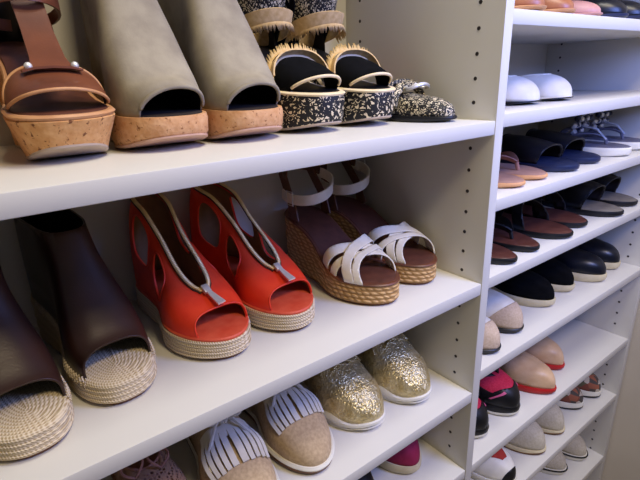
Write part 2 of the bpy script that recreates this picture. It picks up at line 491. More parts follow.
# ---- chestnut platform sandals, top shelf
def platform_sandal(label, xc, side, ytoe, turn=0):
    Ln = .23
    r = shoe('platform_sandal', label, 'sandal', 'L1', xc, ytoe, Ln, 'chestnut platform sandals on the top shelf', turn)
    la = Last(Ln, .087, foot=((0, .115), (.35, .095), (.65, .049), (1, .043)), H=((0, .06), (.4, .062), (.62, .044), (.8, .032), (.9, .026), (1, .022)), toe=.22, tn=2.6, side=side, th=.10, tfl=.35)
    zb = ((0, .004), (.55, .004), (.75, .005), (1, .017)); ft = la.foot
    sole('outsole', M['palesole'], r, la, lambda t: itp(zb)(t)-.0038, zb, [(0, .012), (.5, .010), (1, .010)])
    sole('cork_platform', M['cork'], r, la, zb, lambda t: ft(t)-.004, [(0, .010), (.25, .0075), (.7, .002), (.94, -.0005), (1, .001)])
    sole('footbed_edge', M['tanedge'], r, la, lambda t: ft(t)-.004, lambda t: ft(t), [(0, .0), (.5, -.0012), (1, .0005)])
    insole(r, la, M['ftbrown'])
    vamp = patch(la, [lambda u, v, p: u-(.70+.04*v*v), arch(la, .043, .0205)], u=(.5, 1))
    piping('binding', M['tanedge'], r, vamp, la, .0016)
    obj('vamp', vamp, [M['brown'], M['dkin']], r, solid=.002, lining=True)
    # centre strap rising from the vamp to the ankle
    def path(u, z): return Vector((u*Ln, la.c(u), z))
    P = [la.S(.78, 0, .0022), la.S(.70, 0, .0045), path(.58, .118), path(.48, .150), path(.41, .195), path(.385, .235)]
    bm = bmesh.new(); ribbon(bm, P, [Vector((0, 1, 0))]*6, [.036, .030, .027, .028, .030, .030], .0028); obj('centre_strap', bm, [M['brown']], r, sharp=50)
    for (u, z0, w, nm) in ((.40, .200, .018, 'ankle_strap'), (.47, .150, .012, 'ankle_strap')):
        bm = bmesh.new(); N = 22; pts = []; cx = u*Ln-.036
        for i in range(N+1):
            a = -PI*.96+2*PI*.96*i/N
            pts.append(Vector((cx+.057*math.cos(a), la.c(.3)+.036*math.sin(a), z0-.018*(1-math.cos(a))/2)))
        ribbon(bm, pts, Vector((0, 0, 1)), w, .0024); obj(nm, bm, M['brown'], r, sharp=50)
    heel = patch(la, [lambda u, v, p: .26-u, lambda u, v, p: la.foot(u)+.055-p.z], u=(0, .3)); obj('heel_counter', heel, [M['brown'], M['dkin']], r, solid=.002, lining=True)
    bm = bmesh.new(); ribbon(bm, [la.S(.775, v, .0035) for v in (-.32, -.16, 0, .16, .32)], Vector((1, 0, 0)), .012, .002)
    obj('cross_strap', bm, M['brown'], r, sharp=50)
    for p in (la.S(.775, -.22, .006), la.S(.775, .22, .006), path(.48, .150)+Vector((.005, .016, 0)), path(.48, .153)+Vector((.005, -.016, 0)), path(.44, .176)+Vector((.005, .012, 0))):
        bm = bmesh.new(); ball(bm, p, .0036, .8); obj('stud', bm, M['silver'], r)
platform_sandal('chestnut platform sandal cut off by the left edge, at the end of the top shelf', -.612, 1, .078)
platform_sandal('chestnut leather platform sandal with silver studs, fully in view on the top shelf', -.508, -1, .078)

# ---- grey suede peep-toe booties
def suede_bootie(label, xc, side, ytoe, turn=0):
    Ln = .228
    r = shoe('peep_toe_bootie', label, 'boot', 'L1', xc, ytoe, Ln, 'grey suede booties on the top shelf', turn)
    la = Last(Ln, .088, foot=((0, .075), (.35, .062), (.68, .037), (1, .034)), H=((0, .26), (.36, .25), (.52, .16), (.68, .102), (.82, .058), (.9, .038), (1, .030)),
              toe=.22, tn=2.7, side=side, th=.06, tfl=.6, ez=.62, ey=.7)
    zb = ((0, .004), (.6, .004), (.78, .006), (1, .016)); ft = la.foot
    sole('outsole', M['rosesole'], r, la, lambda t: itp(zb)(t)-.0036, zb, [(0, .005), (.5, .002), (1, .002)])
    sole('cork_platform', M['corkl'], r, la, zb, ft, [(0, .003), (.2, .001), (.8, 0), (1, .001)])
    insole(r, la, M['dkin'])
    up = patch(la, [arch(la, .0375, .0275, .004), lambda u, v, p: la.foot(u)+.215-p.z], nu=70, nv=44)
    piping('binding', M['greysuede'], r, up, la, .0022, .003)
    obj('upper', up, [M['greysuede'], M['dkin']], r, solid=.0022, lining=True)
suede_bootie('grey suede peep-toe bootie on cork sole, beside the brown studded sandal', -.413, 1, .082)
suede_bootie('grey suede peep-toe bootie on cork sole, beside the black floral wedges', -.320, -1, .076)

# ---- floral wedges with straw fringe
def fringe(root, curve, out, ln, n, mat, w=.0028):
    """curve(k in 0..1) -> point, out(k) -> direction of the straws"""
    bm = bmesh.new()
    for i in range(n):
        k = (i+.5)/n; p = curve(k); d = out(k).normalized(); q = (curve(min(1, k+.01))-curve(max(0, k-.01))).normalized()
        d = (d+q*random.uniform(-.3, .3)).normalized(); l_ = ln*random.uniform(.75, 1.15); nn = d.cross(q)*.0006
        vs = [bm.verts.new(x) for x in (p-q*w/2-nn, p+q*w/2-nn, p+q*w*.3+d*l_, p-q*w*.3+d*l_, p-q*w/2+nn, p+q*w/2+nn)]
        bm.faces.new((vs[0], vs[1], vs[2], vs[3])); bm.faces.new((vs[4], vs[3], vs[2], vs[5]))
    return obj('fringe', bm, mat, root, sharp=0)
def floral_wedge(label, xc, side, ytoe, turn=0):
    Ln = .235
    r = shoe('fringed_wedge', label, 'sandal', 'L1', xc, ytoe, Ln, 'black floral wedges with straw fringe', turn)
    la = Last(Ln, .082, foot=((0, .12), (.35, .095), (.66, .054), (1, .046)), H=((0, .05), (.4, .05), (.6, .042), (.8, .034), (.9, .026), (1, .022)), toe=.24, tn=2.6, side=side, th=.10, tfl=.4)
    zb = ((0, .003), (.6, .003), (.8, .006), (1, .013)); ft = la.foot
    sole('outsole', M['palesole'], r, la, lambda t: itp(zb)(t)-.0028, zb, [(0, .006), (.5, .004), (1, .004)])
    sole('wrapped_platform', M['printp'], r, la, zb, lambda t: ft(t)-.003, [(0, .004), (.2, .002), (.8, 0), (1, .001)])
    sole('platform_rim', M['cream'], r, la, lambda t: ft(t)-.003, lambda t: ft(t)+.0008, [(0, .0), (.5, -.0012), (1, .0008)])
    insole(r, la, M['black'])
    vamp = patch(la, [lambda u, v, p: u-(.70+.05*v*v), arch(la, .037, .0195)], u=(.5, 1))
    piping('binding', M['cream'], r, vamp, la, .0020)
    obj('vamp', vamp, [M['blacksuede'], M['dkin']], r, solid=.002, lining=True)
    crv = lambda k: la.S(.71+.05*(2*k-1)**2*.7, (2*k-1)*.85, .003)
    bm = bmesh.new(); ribbon(bm, [crv(k/20)-Vector((.006, 0, 0)) for k in range(21)], [Vector((1, 0, .5))]*21, .026, .002); obj('straw_band', bm, M['straw'], r, sharp=50)
    fringe(r, lambda k: crv(k)-Vector((.004, 0, -.004)), lambda k: Vector((-.35, (2*k-1)*.5, 1.0)), .010, 60, M['straw'])
    # ankle cuff
    def cuff(z, lean=0, rx=.048, ry=.037):
        def f(k):
            a = -PI*.5+PI*k
            return Vector((.070+lean+rx*math.cos(a), la.c(.3)+ry*math.sin(a), z+.012*math.cos(a)-.004))
        return f
    for nm, z, w, mt in (('ankle_cuff', .163, .040, M['printf']), ('straw_band', .133, .020, M['straw'])):
        bm = bmesh.new(); f = cuff(z, .012 if nm == 'straw_band' else 0)
        ribbon(bm, [f(-.45+1.9*i/30) for i in range(31)], Vector((.45, 0, 1)), w, .0024); obj(nm, bm, mt, r, sharp=50)
    f = cuff(.126, .017); fringe(r, f, lambda k: Vector((.4, (k-.5)*.4, -1.0)), .011, 60, M['straw'])
    heel = patch(la, [lambda u, v, p: .30-u, lambda u, v, p: la.foot(u)+.045-p.z], u=(0, .34)); obj('heel_counter', heel, [M['blacksuede'], M['dkin']], r, solid=.002, lining=True)
    for s_ in (-1, 1):
        bm = bmesh.new(); ribbon(bm, [la.S(.22, s_*.95, .001), Vector((.075, la.c(.3)+s_*.037, .165)), Vector((.072, la.c(.3)+s_*.037, .18))], Vector((1, 0, 0)), .03, .002)
        obj('side_strap', bm, M['blacksuede'], r, sharp=50)
floral_wedge('black floral fringed wedge standing next to the grey suede booties', -.2255, 1, .076)
floral_wedge('black floral fringed wedge standing next to the low patterned flat', -.1335, -1, .076)

# ---- low patterned flat with twisted band
def patterned_flat(label, xc, side, ytoe, turn):
    Ln = .235
    r = shoe('patterned_flat', label, 'shoe', 'L1', xc, ytoe, Ln, None, turn)
    la = Last(Ln, .068, foot=((0, .010), (1, .008)), H=((0, .05), (.4, .036), (.7, .028), (1, .02)), side=side, tn=2.2)
    sole('outsole', M['black'], r, la, ((0, 0), (.8, 0), (1, .003)), la.foot, LV)
    insole(r, la, M['redsole'])
    up = patch(la, [plan(la, .34, .335, .80)]); piping('binding', M['black'], r, up, la, .0012)
    obj('upper', up, [M['printf'], M['redsole']], r, solid=.002, lining=True)
    for k, (u, s_) in enumerate(((.60, 1), (.66, -1))):
        bm = bmesh.new(); pts = [la.S(u+.05*s_*v, v, .007+.006*math.cos(v*1.4)) for v in np.linspace(-.85, .85, 17)]
        tube(bm, pts, [.0035+.0035*math.cos(v*1.3) for v in np.linspace(-.85, .85, 17)], 8, flat=.7); obj('twisted_band', bm, M['printf'], r)
    bm = bmesh.new()
    tube(bm, [Vector((.17+.012*math.cos(a), la.c(.6)+.02*math.sin(a), .047+.003*math.cos(2*a))) for a in np.linspace(0, 2*PI, 19)], .0028, 8, True); obj('ring', bm, M['silver'], r)
patterned_flat('low black and cream patterned flat by the partition on the top shelf', -.0455, 1, .036, 1)

# ---- dark brown espadrille booties
def espadrille_bootie(label, xc, side, ytoe, turn=0):
    Ln = .238
    r = shoe('espadrille_bootie', label, 'boot', 'L2', xc, ytoe, Ln, 'dark brown espadrille booties', turn)
    la = Last(Ln, .083, foot=((0, .062), (.35, .05), (.66, .028), (1, .027)), H=((0, .19), (.34, .185), (.5, .118), (.64, .078), (.78, .045), (.86, .030), (.93, .025), (1, .024)),
              toe=.28, tn=2.5, side=side, th=.08, tfl=.6, ez=.6)
    ft = la.foot
    sole('rubber_sole', M['brownsole'], r, la, ((0, 0), (1, 0)), ((0, .003), (.75, .003), (1, .005)), [(0, .006), (1, .005)])
    sole('rope_sole', M['rope'], r, la, ((0, .003), (.75, .003), (1, .005)), ft, rope_levels(4, .0016, 0, 10, .0040), n=50, sharp=0)
    up = patch(la, [peep(.862, .01, 2), lambda u, v, p: .172-p.z-.1*p.x], nu=70, nv=44)
    obj('upper', up, [M['dkbrown'], M['blacksuede']], r, solid=.0024, lining=True)
    bm = bmesh.new(); tube(bm, [Vector((la.L*.012, la.c(.02), .07+.012*i)) for i in range(9)], .0012, 6); obj('back_seam', bm, M['dkbrown'], r)
    # cream whip stitches where upper meets rope
    for s_ in (-1, 1):
        bm = bmesh.new(); zig = []
        for i in range(34):
            t = .08+.80*i/33; x, y = la.out(t, s_, -.0003)
            zig += [(x, y, ft(t)-.004), (x+.001, y-s_*.0022, ft(t)+.005)]
        tube(bm, zig, .0009, 5); obj('stitching', bm, M['ropel'], r)
espadrille_bootie('dark brown peep-toe espadrille bootie cut off by the left edge, near the front', -.595, 1, .038, 7)
espadrille_bootie('dark brown peep-toe espadrille bootie whole in view, left of the red sandals', -.505, -1, .062, 6)

# ---- red zip espadrilles
def red_espadrille(label, xc, side, ytoe, turn=0):
    Ln = .245
    r = shoe('zip_espadrille', label, 'sandal', 'L2', xc, ytoe, Ln, 'red zip espadrilles', turn)
    la = Last(Ln, .094, foot=((0, .036), (.3, .034), (.62, .030), (.75, .029), (1, .027)), H=((0, .135), (.25, .124), (.45, .090), (.65, .055), (.82, .032), (.9, .026), (1, .024)),
              toe=.28, tn=2.1, side=side, th=.10, tfl=.45, ez=.72, ey=.6)
    ft = la.foot
    sole('rubber_sole', M['brownsole'], r, la, ((0, 0), (1, 0)), ((0, .003), (.75, .003), (1, .005)), [(0, .006), (1, .005)])
    sole('rope_sole', M['ropel'], r, la, ((0, .003), (.75, .003), (1, .005)), lambda t: ft(t)-.001, rope_levels(5, .0016), n=50, sharp=0)
    sole('insole', M['redsole'], r, la, lambda t: ft(t)-.001, lambda t: ft(t)+.003, [(0, .002), (.6, .0015), (1, .003)], n=44)
    V = itp(((0, .20), (.2, .24), (.45, .17), (.62, .12), (.74, .05), (.80, -.2)))
    gs = [peep(.87, .035, 2.2), lambda u, v, p: abs(v)-V(u), sup(.29, .58, .105, .22, 3.2), sup(.535, .60, .085, .25, 3.2)]
    up = patch(la, gs, nu=80, nv=60)
    piping('binding', M['redleather'], r, up, la, .0011, .004)
    obj('upper', up, [M['redleather'], M['tanlining']], r, solid=.0022, lining=True)
    for s_ in (-1, 1):
        bm = bmesh.new(); us = np.linspace(.12, .765, 40)
        pts = [la.S(u, s_*max(V(u)-.012, .012), .0016) for u in us]
        ribbon(bm, pts, [Vector((0, 1, -.25*s_))]*40, .007, .0012)
        z = obj('zip_tape', bm, M['dkbrown'], r, sharp=50)
        bm = bmesh.new()
        for a, q in zip(pts, pts[1:]):
            for k in (.25, .75):
                p = a.lerp(q, k); ball(bm, p+Vector((0, 0, .0014)), .0019, .75, 1.6, 1)
        obj('zip_teeth', bm, M['gold'], r)
    p0 = la.S(.765, 0, .005); p1 = la.S(.895, 0, .007)
    bm = bmesh.new(); bx(bm, -.006, .006, -.0045, .0045, -.002, .0035, .0012)
    d = (la.S(.80, 0)-la.S(.74, 0)).normalized(); rot = Vector((1, 0, 0)).rotation_difference(d).to_matrix().to_4x4()
    bm.transform(Matrix.Translation(p0) @ rot); sl = obj('zip_slider', bm, M['silver'], r)
    bm = bmesh.new(); ribbon(bm, [p0+d*.004+Vector((0, 0, .003)), p0+d*.012+Vector((0, .001, .003)), p1+Vector((0, .002, .002))], Vector((0, 1, 0)), [.005, .007, .0105], .002)
    pl = obj('zip_pull', bm, M['silver'], sl)
red_espadrille('red zip-front espadrille wedge beside the dark brown booties', -.387, 1, .064, 5)
red_espadrille('red zip-front espadrille wedge beside the white-strapped wedge', -.286, -1, .064, 5)

# ---- white-strapped jute wedges
def strap_wedge(label, xc, side, ytoe, turn=0):
    Ln = .245
    r = shoe('wedge_sandal', label, 'sandal', 'L2', xc, ytoe, Ln, 'white-strapped jute wedges', turn)
    la = Last(Ln, .091, foot=((0, .098), (.3, .082), (.62, .042), (.76, .034), (1, .033)), H=((0, .05), (.4, .05), (.6, .042), (.8, .030), (1, .020)),
              toe=.30, tn=2.1, side=side, th=.2, ez=.7)
    ft = la.foot
    sole('rubber_sole', M['brownsole'], r, la, ((0, 0), (1, 0)), ((0, .003), (.75, .003), (1, .004)), [(0, .005), (1, .004)])
    sole('jute_wedge', M['weave'], r, la, ((0, .003), (.75, .003), (1, .004)), lambda t: ft(t)-.002, rope_levels(4, .0018), n=50, sharp=0)
    sole('footbed_edge', M['brown'], r, la, lambda t: ft(t)-.002, lambda t: ft(t)+.001, [(0, .0), (.5, -.0008), (1, .0008)])
    insole(r, la, M['ftbrown'])
    for k, (a0, b0, w, of) in enumerate(((.790, .09, .024, .0012), (.715, .105, .031, .0012), (.790, -.09, .022, .0040), (.715, -.115, .033, .0040))):
        bm = patch(la, diag(a0, b0*side, w), u=(.45, 1), nu=70, nv=30, off=of); obj('toe_strap', bm, M['ivory'], r, solid=.0022)
    # heel counter ribs and ankle strap
    for s_ in (-1, 1):
        bm = bmesh.new(); x0, y0 = la.out(.16, s_, .004); x1, y1 = la.out(.04, s_, .004)
        ribbon(bm, [(x0+.012, y0, ft(.16)-.002), (x0+.004, y0, ft(.16)+.03), (x1, la.c(.1)+s_*.028, ft(.1)+.072)], Vector((1, 0, 0)), [.022, .018, .018], .0022)
        obj('heel_strap', bm, M['strapbrown'], r, sharp=50)
    bm = bmesh.new(); pts = [Vector((.046+.046*math.cos(a), la.c(.15)+.034*math.sin(a), ft(.1)+.070-.010*math.cos(a))) for a in np.linspace(PI*.55, PI*1.45, 16)]
    ribbon(bm, pts, Vector((0, 0, 1)), .022, .0024); obj('heel_strap', bm, M['strapbrown'], r, sharp=50)
    bm = bmesh.new(); pts = [Vector((.044+.052*math.cos(a), la.c(.15)+.037*math.sin(a), ft(.1)+.048+.014*math.sin(a)-.006*math.cos(a))) for a in np.linspace(-PI*.62, PI*.62, 26)]
    ribbon(bm, pts, Vector((.12, 0, 1)), .0165, .0024); obj('ankle_strap', bm, M['ivory'], r, sharp=50)
    bm = bmesh.new(); p = Vector((.05, la.c(.15)-side*.0385, ft(.1)+.048-side*.014))
    tube(bm, [p+Vector((x, 0, z)) for x, z in ((-.008, -.011), (.008, -.011), (.008, .011), (-.008, .011))], .0012, 6, True); obj('buckle', bm, M['silver'], r)
strap_wedge('white cross-strap jute wedge sandal touching the red espadrille', -.153, 1, .040, 1)
strap_wedge('white cross-strap jute wedge sandal nearest the partition', -.056, -1, .050, 1)

# ---- crochet shoe, linen kiltie oxfords, gold sneakers, magenta slip-on
def crochet_shoe(label, xc, side, ytoe, turn=0):
    Ln = .24
    r = shoe('crochet_flat', label, 'shoe', 'L3', xc, ytoe, Ln, 'crochet flats on the third shelf', turn)
    la = Last(Ln, .088, foot=((0, .014), (1, .012)), H=((0, .07), (.4, .062), (.7, .048), (1, .034)), side=side)
    sole('outsole', M['brownsole'], r, la, ((0, 0), (1, .002)), la.foot, LV); insole(r, la, M['roseb'])
    ins = Last(Ln, .084, foot=((0, .014), (1, .012)), H=((0, .066), (.4, .058), (.7, .044), (1, .03)), side=side)
    g = [plan(la, .33, .30, .80)]
    obj('lining', patch(ins, g, nu=36, nv=24), M['roseb'], r)
    up = patch(la, g); piping('binding', M['roseb'], r, up, la, .0018); obj('crochet_upper', up, M['lace'], r)
    for s_ in (-1, 1):
        bm = bmesh.new(); tube(bm, [la.S(.62+.05*math.cos(a)*1, s_*.16+.14*math.sin(a), .004+.010*abs(math.sin(a))) for a in np.linspace(0, 2*PI, 22)], .0016, 6, True); obj('lace_loop', bm, M['roseb'], r)
crochet_shoe('rose-brown crochet flat tucked under the shelf, left of the fringed oxfords', -.506, -1, .030, -4)

def laces(root, la, us, vw, mat, rad=.002, bow=True, ub=None):
    for i, (a, q) in enumerate(zip(us, us[1:])):
        for s_ in (1, -1):
            bm = bmesh.new(); tube(bm, [la.S(a+(q-a)*k, s_*vw*(1-2*k), .004+(.0015 if s_ > 0 else 0)) for k in np.linspace(0, 1, 9)], rad, 6, flat=.6); obj('lace', bm, mat, root)
    if bow:
        ub = ub if ub is not None else us[0]; p = la.S(ub, 0, .006)
        for s_ in (1, -1):
            bm = bmesh.new(); tube(bm, [p+Vector((.010*math.sin(2*a)+.004*a, s_*.026*math.sin(a), .008*math.sin(a)+.002)) for a in np.linspace(0, PI, 14)], rad, 6); obj('bow_loop', bm, mat, root)
            bm = bmesh.new(); tube(bm, [p, p+Vector((.012, s_*.012, .003)), la.S(ub+.12, s_*.38, .004), la.S(ub+.20, s_*.50, .0025)], rad, 6); obj('lace_end', bm, mat, root)

def kiltie_oxford(label, xc, side, ytoe, turn=0):
    Ln = .255
    r = shoe('kiltie_oxford', label, 'shoe', 'L3', xc, ytoe, Ln, 'tan fringed oxfords', turn)
    la = Last(Ln, .092, foot=((0, .018), (.3, .014), (1, .013)), H=((0, .062), (.3, .074), (.5, .066), (.7, .048), (.88, .036), (1, .028)), side=side, toe=.32, tn=2.15, th=.2)
    sole('outsole', M['brownsole'], r, la, ((0, 0), (.8, 0), (1, .004)), lambda t: la.foot(t)-.005, [(0, .003), (.3, .0005), (.9, 0), (1, .0005)])
    sole('welt', M['whitesole'], r, la, lambda t: la.foot(t)-.005, lambda t: la.foot(t)+.0015, [(0, .0), (.5, -.0015), (1, .001)])
    insole(r, la, M['tanedge'])
    up = patch(la, [plan(la, .26, .255, .74)]); piping('binding', M['linen'], r, up, la, .0015)
    obj('upper', up, [M['linen'], M['tanedge']], r, solid=.0022, lining=True)
    for s_ in (-1, 1):
        bm = patch(la, [lambda u, v, p: .66-u, lambda u, v, p: u-.46, lambda u, v, p: s_*v-.06, lambda u, v, p: .50-s_*v], u=(.4, .7), nu=20, nv=30, off=.0016); obj('eyestay', bm, M['linen'], r, solid=.0015)
    bm = bmesh.new(); n = 10                                             # the fringed flap: separate tongues of suede
    for i in range(n):
        v0 = -.48+.96*i/n; v1 = v0+.96/n*.84; vm = (v0+v1)/2
        ue = .80-.03*vm*vm+random.uniform(-.004, .004)
        us = np.linspace(.60, ue, 8)
        lift = [.003+.0035*math.sin(PI*min(1, (u-.60)/.18)) for u in us]
        ribbon(bm, [la.S(u, vm*(1+.25*(u-.555)/.25), h) for u, h in zip(us, lift)], [la.S(u, v1)-la.S(u, v0) for u in us], [((la.S(u, v1)-la.S(u, v0)).length)*(1+.1*k/7) for k, u in enumerate(us)], .0014)
    obj('kiltie_fringe', bm, M['kiltie'], r, sharp=30)
    bm = patch(la, [lambda u, v, p: u-(.55+.02*v*v), lambda u, v, p: (.63-.05*v*v)-u, lambda u, v, p: .50-abs(v)], u=(.45, .66), nu=24, nv=30, off=.0036); obj('kiltie_flap', bm, M['kiltie'], r, solid=.0016)
    laces(r, la, (.44, .50, .56), .17, M['kiltie'], .0024, True, .54)
kiltie_oxford('tan linen oxford with white fringe, nearest the crochet flat', -.402, 1, .004, -4)
kiltie_oxford('tan linen oxford with white fringe, right beside the gold sneakers', -.296, -1, .024, -3)

def gold_sneaker(label, xc, side, ytoe, turn=0):
    Ln = .26
    r = shoe('gold_sneaker', label, 'sneaker', 'L3', xc, ytoe, Ln, 'gold leather sneakers', turn)
    la = Last(Ln, .098, foot=((0, .026), (.3, .021), (1, .016)), H=((0, .066), (.28, .082), (.5, .074), (.7, .056), (.88, .042), (1, .032)), side=side, toe=.32, tn=2.1, th=.22)
    wav = lambda t: la.foot(t)+.0035*math.sin(t*26)
    sole('outsole', M['whitesole'], r, la, lambda t: (.0+.008*max(0, (t-.8)/.2)**2), lambda t: .004+.0014*math.sin(t*75)+.008*max(0, (t-.8)/.2)**2, [(0, .003), (.4, .0), (1, .0015)])
    sole('midsole', M['whitesole'], r, la, lambda t: .004+.008*max(0, (t-.8)/.2)**2, lambda t: wav(t)+.002, [(0, .0015), (.3, -.0012), (.75, -.001), (1, .0015)])
    insole(r, la, M['ivory'])
    up = patch(la, [plan(la, .24, .235, .72)]); piping('collar', M['goldleather'], r, up, la, .003)
    obj('upper', up, [M['goldleather'], M['ivory']], r, solid=.0024, lining=True)
    ov = M['goldleather']
    obj('toe_cap', patch(la, [lambda u, v, p: u-(.86+.0*v-.20*abs(v)**2.5)], u=(.6, 1), off=.0018), ov, r, solid=.0016)
    for s_ in (-1, 1):
        obj('eyestay', patch(la, [lambda u, v, p: (.70-.02*v)-u, lambda u, v, p: u-.42, lambda u, v, p: s_*v-.10, lambda u, v, p: .42-s_*v], u=(.38, .74), nu=30, nv=40, off=.0018), ov, r, solid=.0016)
        obj('side_panel', patch(la, [lambda u, v, p: .09-abs(u-(.66-.25*(s_*v-.4))), lambda u, v, p: s_*v-.38], u=(.3, .9), nu=40, nv=40, off=.0012), ov, r, solid=.0014)
    obj('heel_counter', patch(la, [lambda u, v, p: .24+.1*abs(v)-u, lambda u, v, p: la.foot(u)+.045-p.z], u=(0, .4), off=.0016), ov, r, solid=.0014)
    obj('tongue', patch(la, [lambda u, v, p: .27-abs(v)], u=(.34, .62), nu=16, nv=24, off=.0035), ov, r, solid=.002)
    laces(r, la, (.46, .52, .58, .64, .70), .20, M['goldleather'], .0024, True, .48)
gold_sneaker('gold leather sneaker beside the fringed oxford, toe nearer the shelf edge', -.186, 1, .036, -2)
gold_sneaker('gold leather sneaker nearest the partition on the third shelf', -.081, -1, .030, -2)

def slip_on(name, label, cat, shelf, xc, side, ytoe, group, up_m, sole_m, lin_m='dkin', turn=0, Ln=.25, W=.092, foot=.02, hv=.05, tone=.034, bind=None, edge=None, edge_m=None, toe=.32, tn=2.0, xa=(.33, .315, .80), cap=None, cap_u=.8, capv=0, gores=None, nu=44, nv=28):
    """low shoe: sole, optional second sole colour, upper with oval opening, optional toe cap"""
    r = shoe(name, label, cat, shelf, xc, ytoe, Ln, group, turn)
    la = Last(Ln, W, foot=((0, foot), (1, foot*.9)), H=((0, hv*1.1), (.4, hv), (.7, hv*.86), (1, tone)), side=side, toe=toe, tn=tn)
    zb = ((0, 0), (.82, 0), (1, .004))
    if edge:
        sole('outsole', M[edge_m], r, la, zb, lambda t: itp(zb)(t)+edge, [(0, .003), (.5, .0), (1, .0002)], n=32)
        sole('midsole', M[sole_m], r, la, lambda t: itp(zb)(t)+edge, lambda t: la.foot(t)+.001, [(0, .0006), (.5, -.0006), (1, .001)], n=32)
    else:
        sole('outsole', M[sole_m], r, la, zb, lambda t: la.foot(t)+.001, [(0, .003), (.3, .0002), (.8, -.0006), (1, .001)], n=32)
    insole(r, la, M[lin_m], n=28)
    up = patch(la, [plan(la, *xa)], nu=nu, nv=nv); piping('binding', M[bind or up_m], r, up, la, .0013)
    obj('upper', up, [M[up_m], M[lin_m]], r, solid=.002, lining=True)
    if cap: obj('toe_cap', patch(la, [lambda u, v, p: u-(cap_u-capv*v*v)], u=(.45, 1), nu=30, nv=28, off=.0012), M[cap], r, solid=.001)
    if gores:
        for s_ in (-1, 1):
            obj('side_gore', patch(la, [lambda u, v, p: .05-abs(u-.50), lambda u, v, p: s_*v-.5], u=(.4, .6), nu=14, nv=20, off=.0012), M[gores], r, solid=.0008)
    return r, la
slip_on('canvas_slip_on', 'magenta canvas slip-on with cream sole on the lowest visible left shelf', 'shoe', 'L4', -.072, -1, .048, 'magenta slip-ons', 'magenta', 'creamsole', 'dkin', foot=.022, hv=.052)
slip_on('ballet_flat', 'black flat mostly hidden under the shelf, left of the magenta slip-on', 'shoe', 'L4', -.185, 1, .05, None, 'black', 'black', 'dkin', foot=.008, hv=.045)
# ================================================================= right-hand unit
# ---- uppermost shelf: copper strappy flats and navy flats
def thong(name, label, shelf, xc, side, ytoe, group, base_m, edge_m, strap_m, turn=0, Ln=.25, W=.088, th=.012, wide=.012, cross=False, cat='sandal', strap_label=None):
    r = shoe(name, label, cat, shelf, xc, ytoe, Ln, group, turn)
    la = Last(Ln, W, foot=((0, th), (1, th)), H=((0, .04), (.4, .045), (.6, .045), (.8, .035), (1, .02)), side=side, toe=.30)
    sole('outsole', M[edge_m], r, la, ((0, 0), (.8, 0), (1, .003)), la.foot, LV, n=32)
    insole(r, la, M[base_m], .0025, n=28)
    post = Vector((.80*Ln, la.c(.8)+side*.006, th+.002)); kn = post+Vector((-.004, 0, .013))
    bm = bmesh.new(); tube(bm, [post, kn], .0035, 8); obj('toe_post', bm, M[strap_m], r)
    for s_ in (-1, 1):
        x, y = la.out(.45, s_, .003)
        pts = [kn, Vector((.70*Ln, la.c(.7)+s_*.018, th+.030)), Vector((.58*Ln, la.c(.55)+s_*.033, th+.026)), Vector((x, y, th+.001))]
        P = [Vector(((1-k)**3*pts[0]+3*(1-k)**2*k*pts[1]+3*(1-k)*k*k*pts[2]+k**3*pts[3])) for k in np.linspace(0, 1, 12)]
        bm = bmesh.new(); ribbon(bm, P, [(Vector((1, 0, .25+.5*k/11))) for k in range(12)], [wide*(.6+.4*k/11) for k in range(12)], .0026); obj('strap', bm, M[strap_m], r, sharp=50)
    return r, la
slip_on('strappy_flat', 'copper leather flat at the partition end of the uppermost right shelf', 'shoe', 'R0', .077, 1, .005, 'copper flats', 'copper', 'tanedge', 'ftbrown', foot=.008, hv=.040, tone=.02)
slip_on('strappy_flat', 'copper leather flat next to the dusty pink one on the uppermost shelf', 'shoe', 'R0', .171, -1, .008, 'copper flats', 'copper', 'tanedge', 'ftbrown', foot=.008, hv=.040, tone=.02)
slip_on('ballet_flat', 'dusty pink flat between copper and navy flats, uppermost right shelf', 'shoe', 'R0', .270, -1, .012, None, 'pinkp', 'pinkp', 'ftbrown', foot=.007, hv=.032, tone=.018)
for k, (x, s_, lb) in enumerate(((.365, 1, 'navy flat beside the dusty pink flat on the uppermost right shelf'), (.465, -1, 'navy flat at the right edge of the picture on the uppermost shelf'))):
    slip_on('ballet_flat', lb, 'shoe', 'R0', x, s_, .012, 'navy flats on the uppermost right shelf', 'navy', 'navysl', 'navysl', foot=.010, hv=.042, tone=.024)

# ---- white flats
slip_on('ballet_flat', 'white flat half hidden by the partition, beside its mate', 'shoe', 'R1', .162, 1, .046, 'white flats', 'white', 'black', 'whitesole', edge=.003, edge_m='black', foot=.006, hv=.052, tone=.032, W=.096, toe=.24, tn=2.3, xa=(.42, .40, .86))

slip_on('ballet_flat', 'white flat farther from the partition, with bare shelf to its right', 'shoe', 'R1', .276, -1, .046, 'white flats', 'white', 'whitesole', 'whitesole', edge=.003, edge_m='black', foot=.006, hv=.052, tone=.032, W=.096, toe=.24, tn=2.3, xa=(.42, .40, .86))

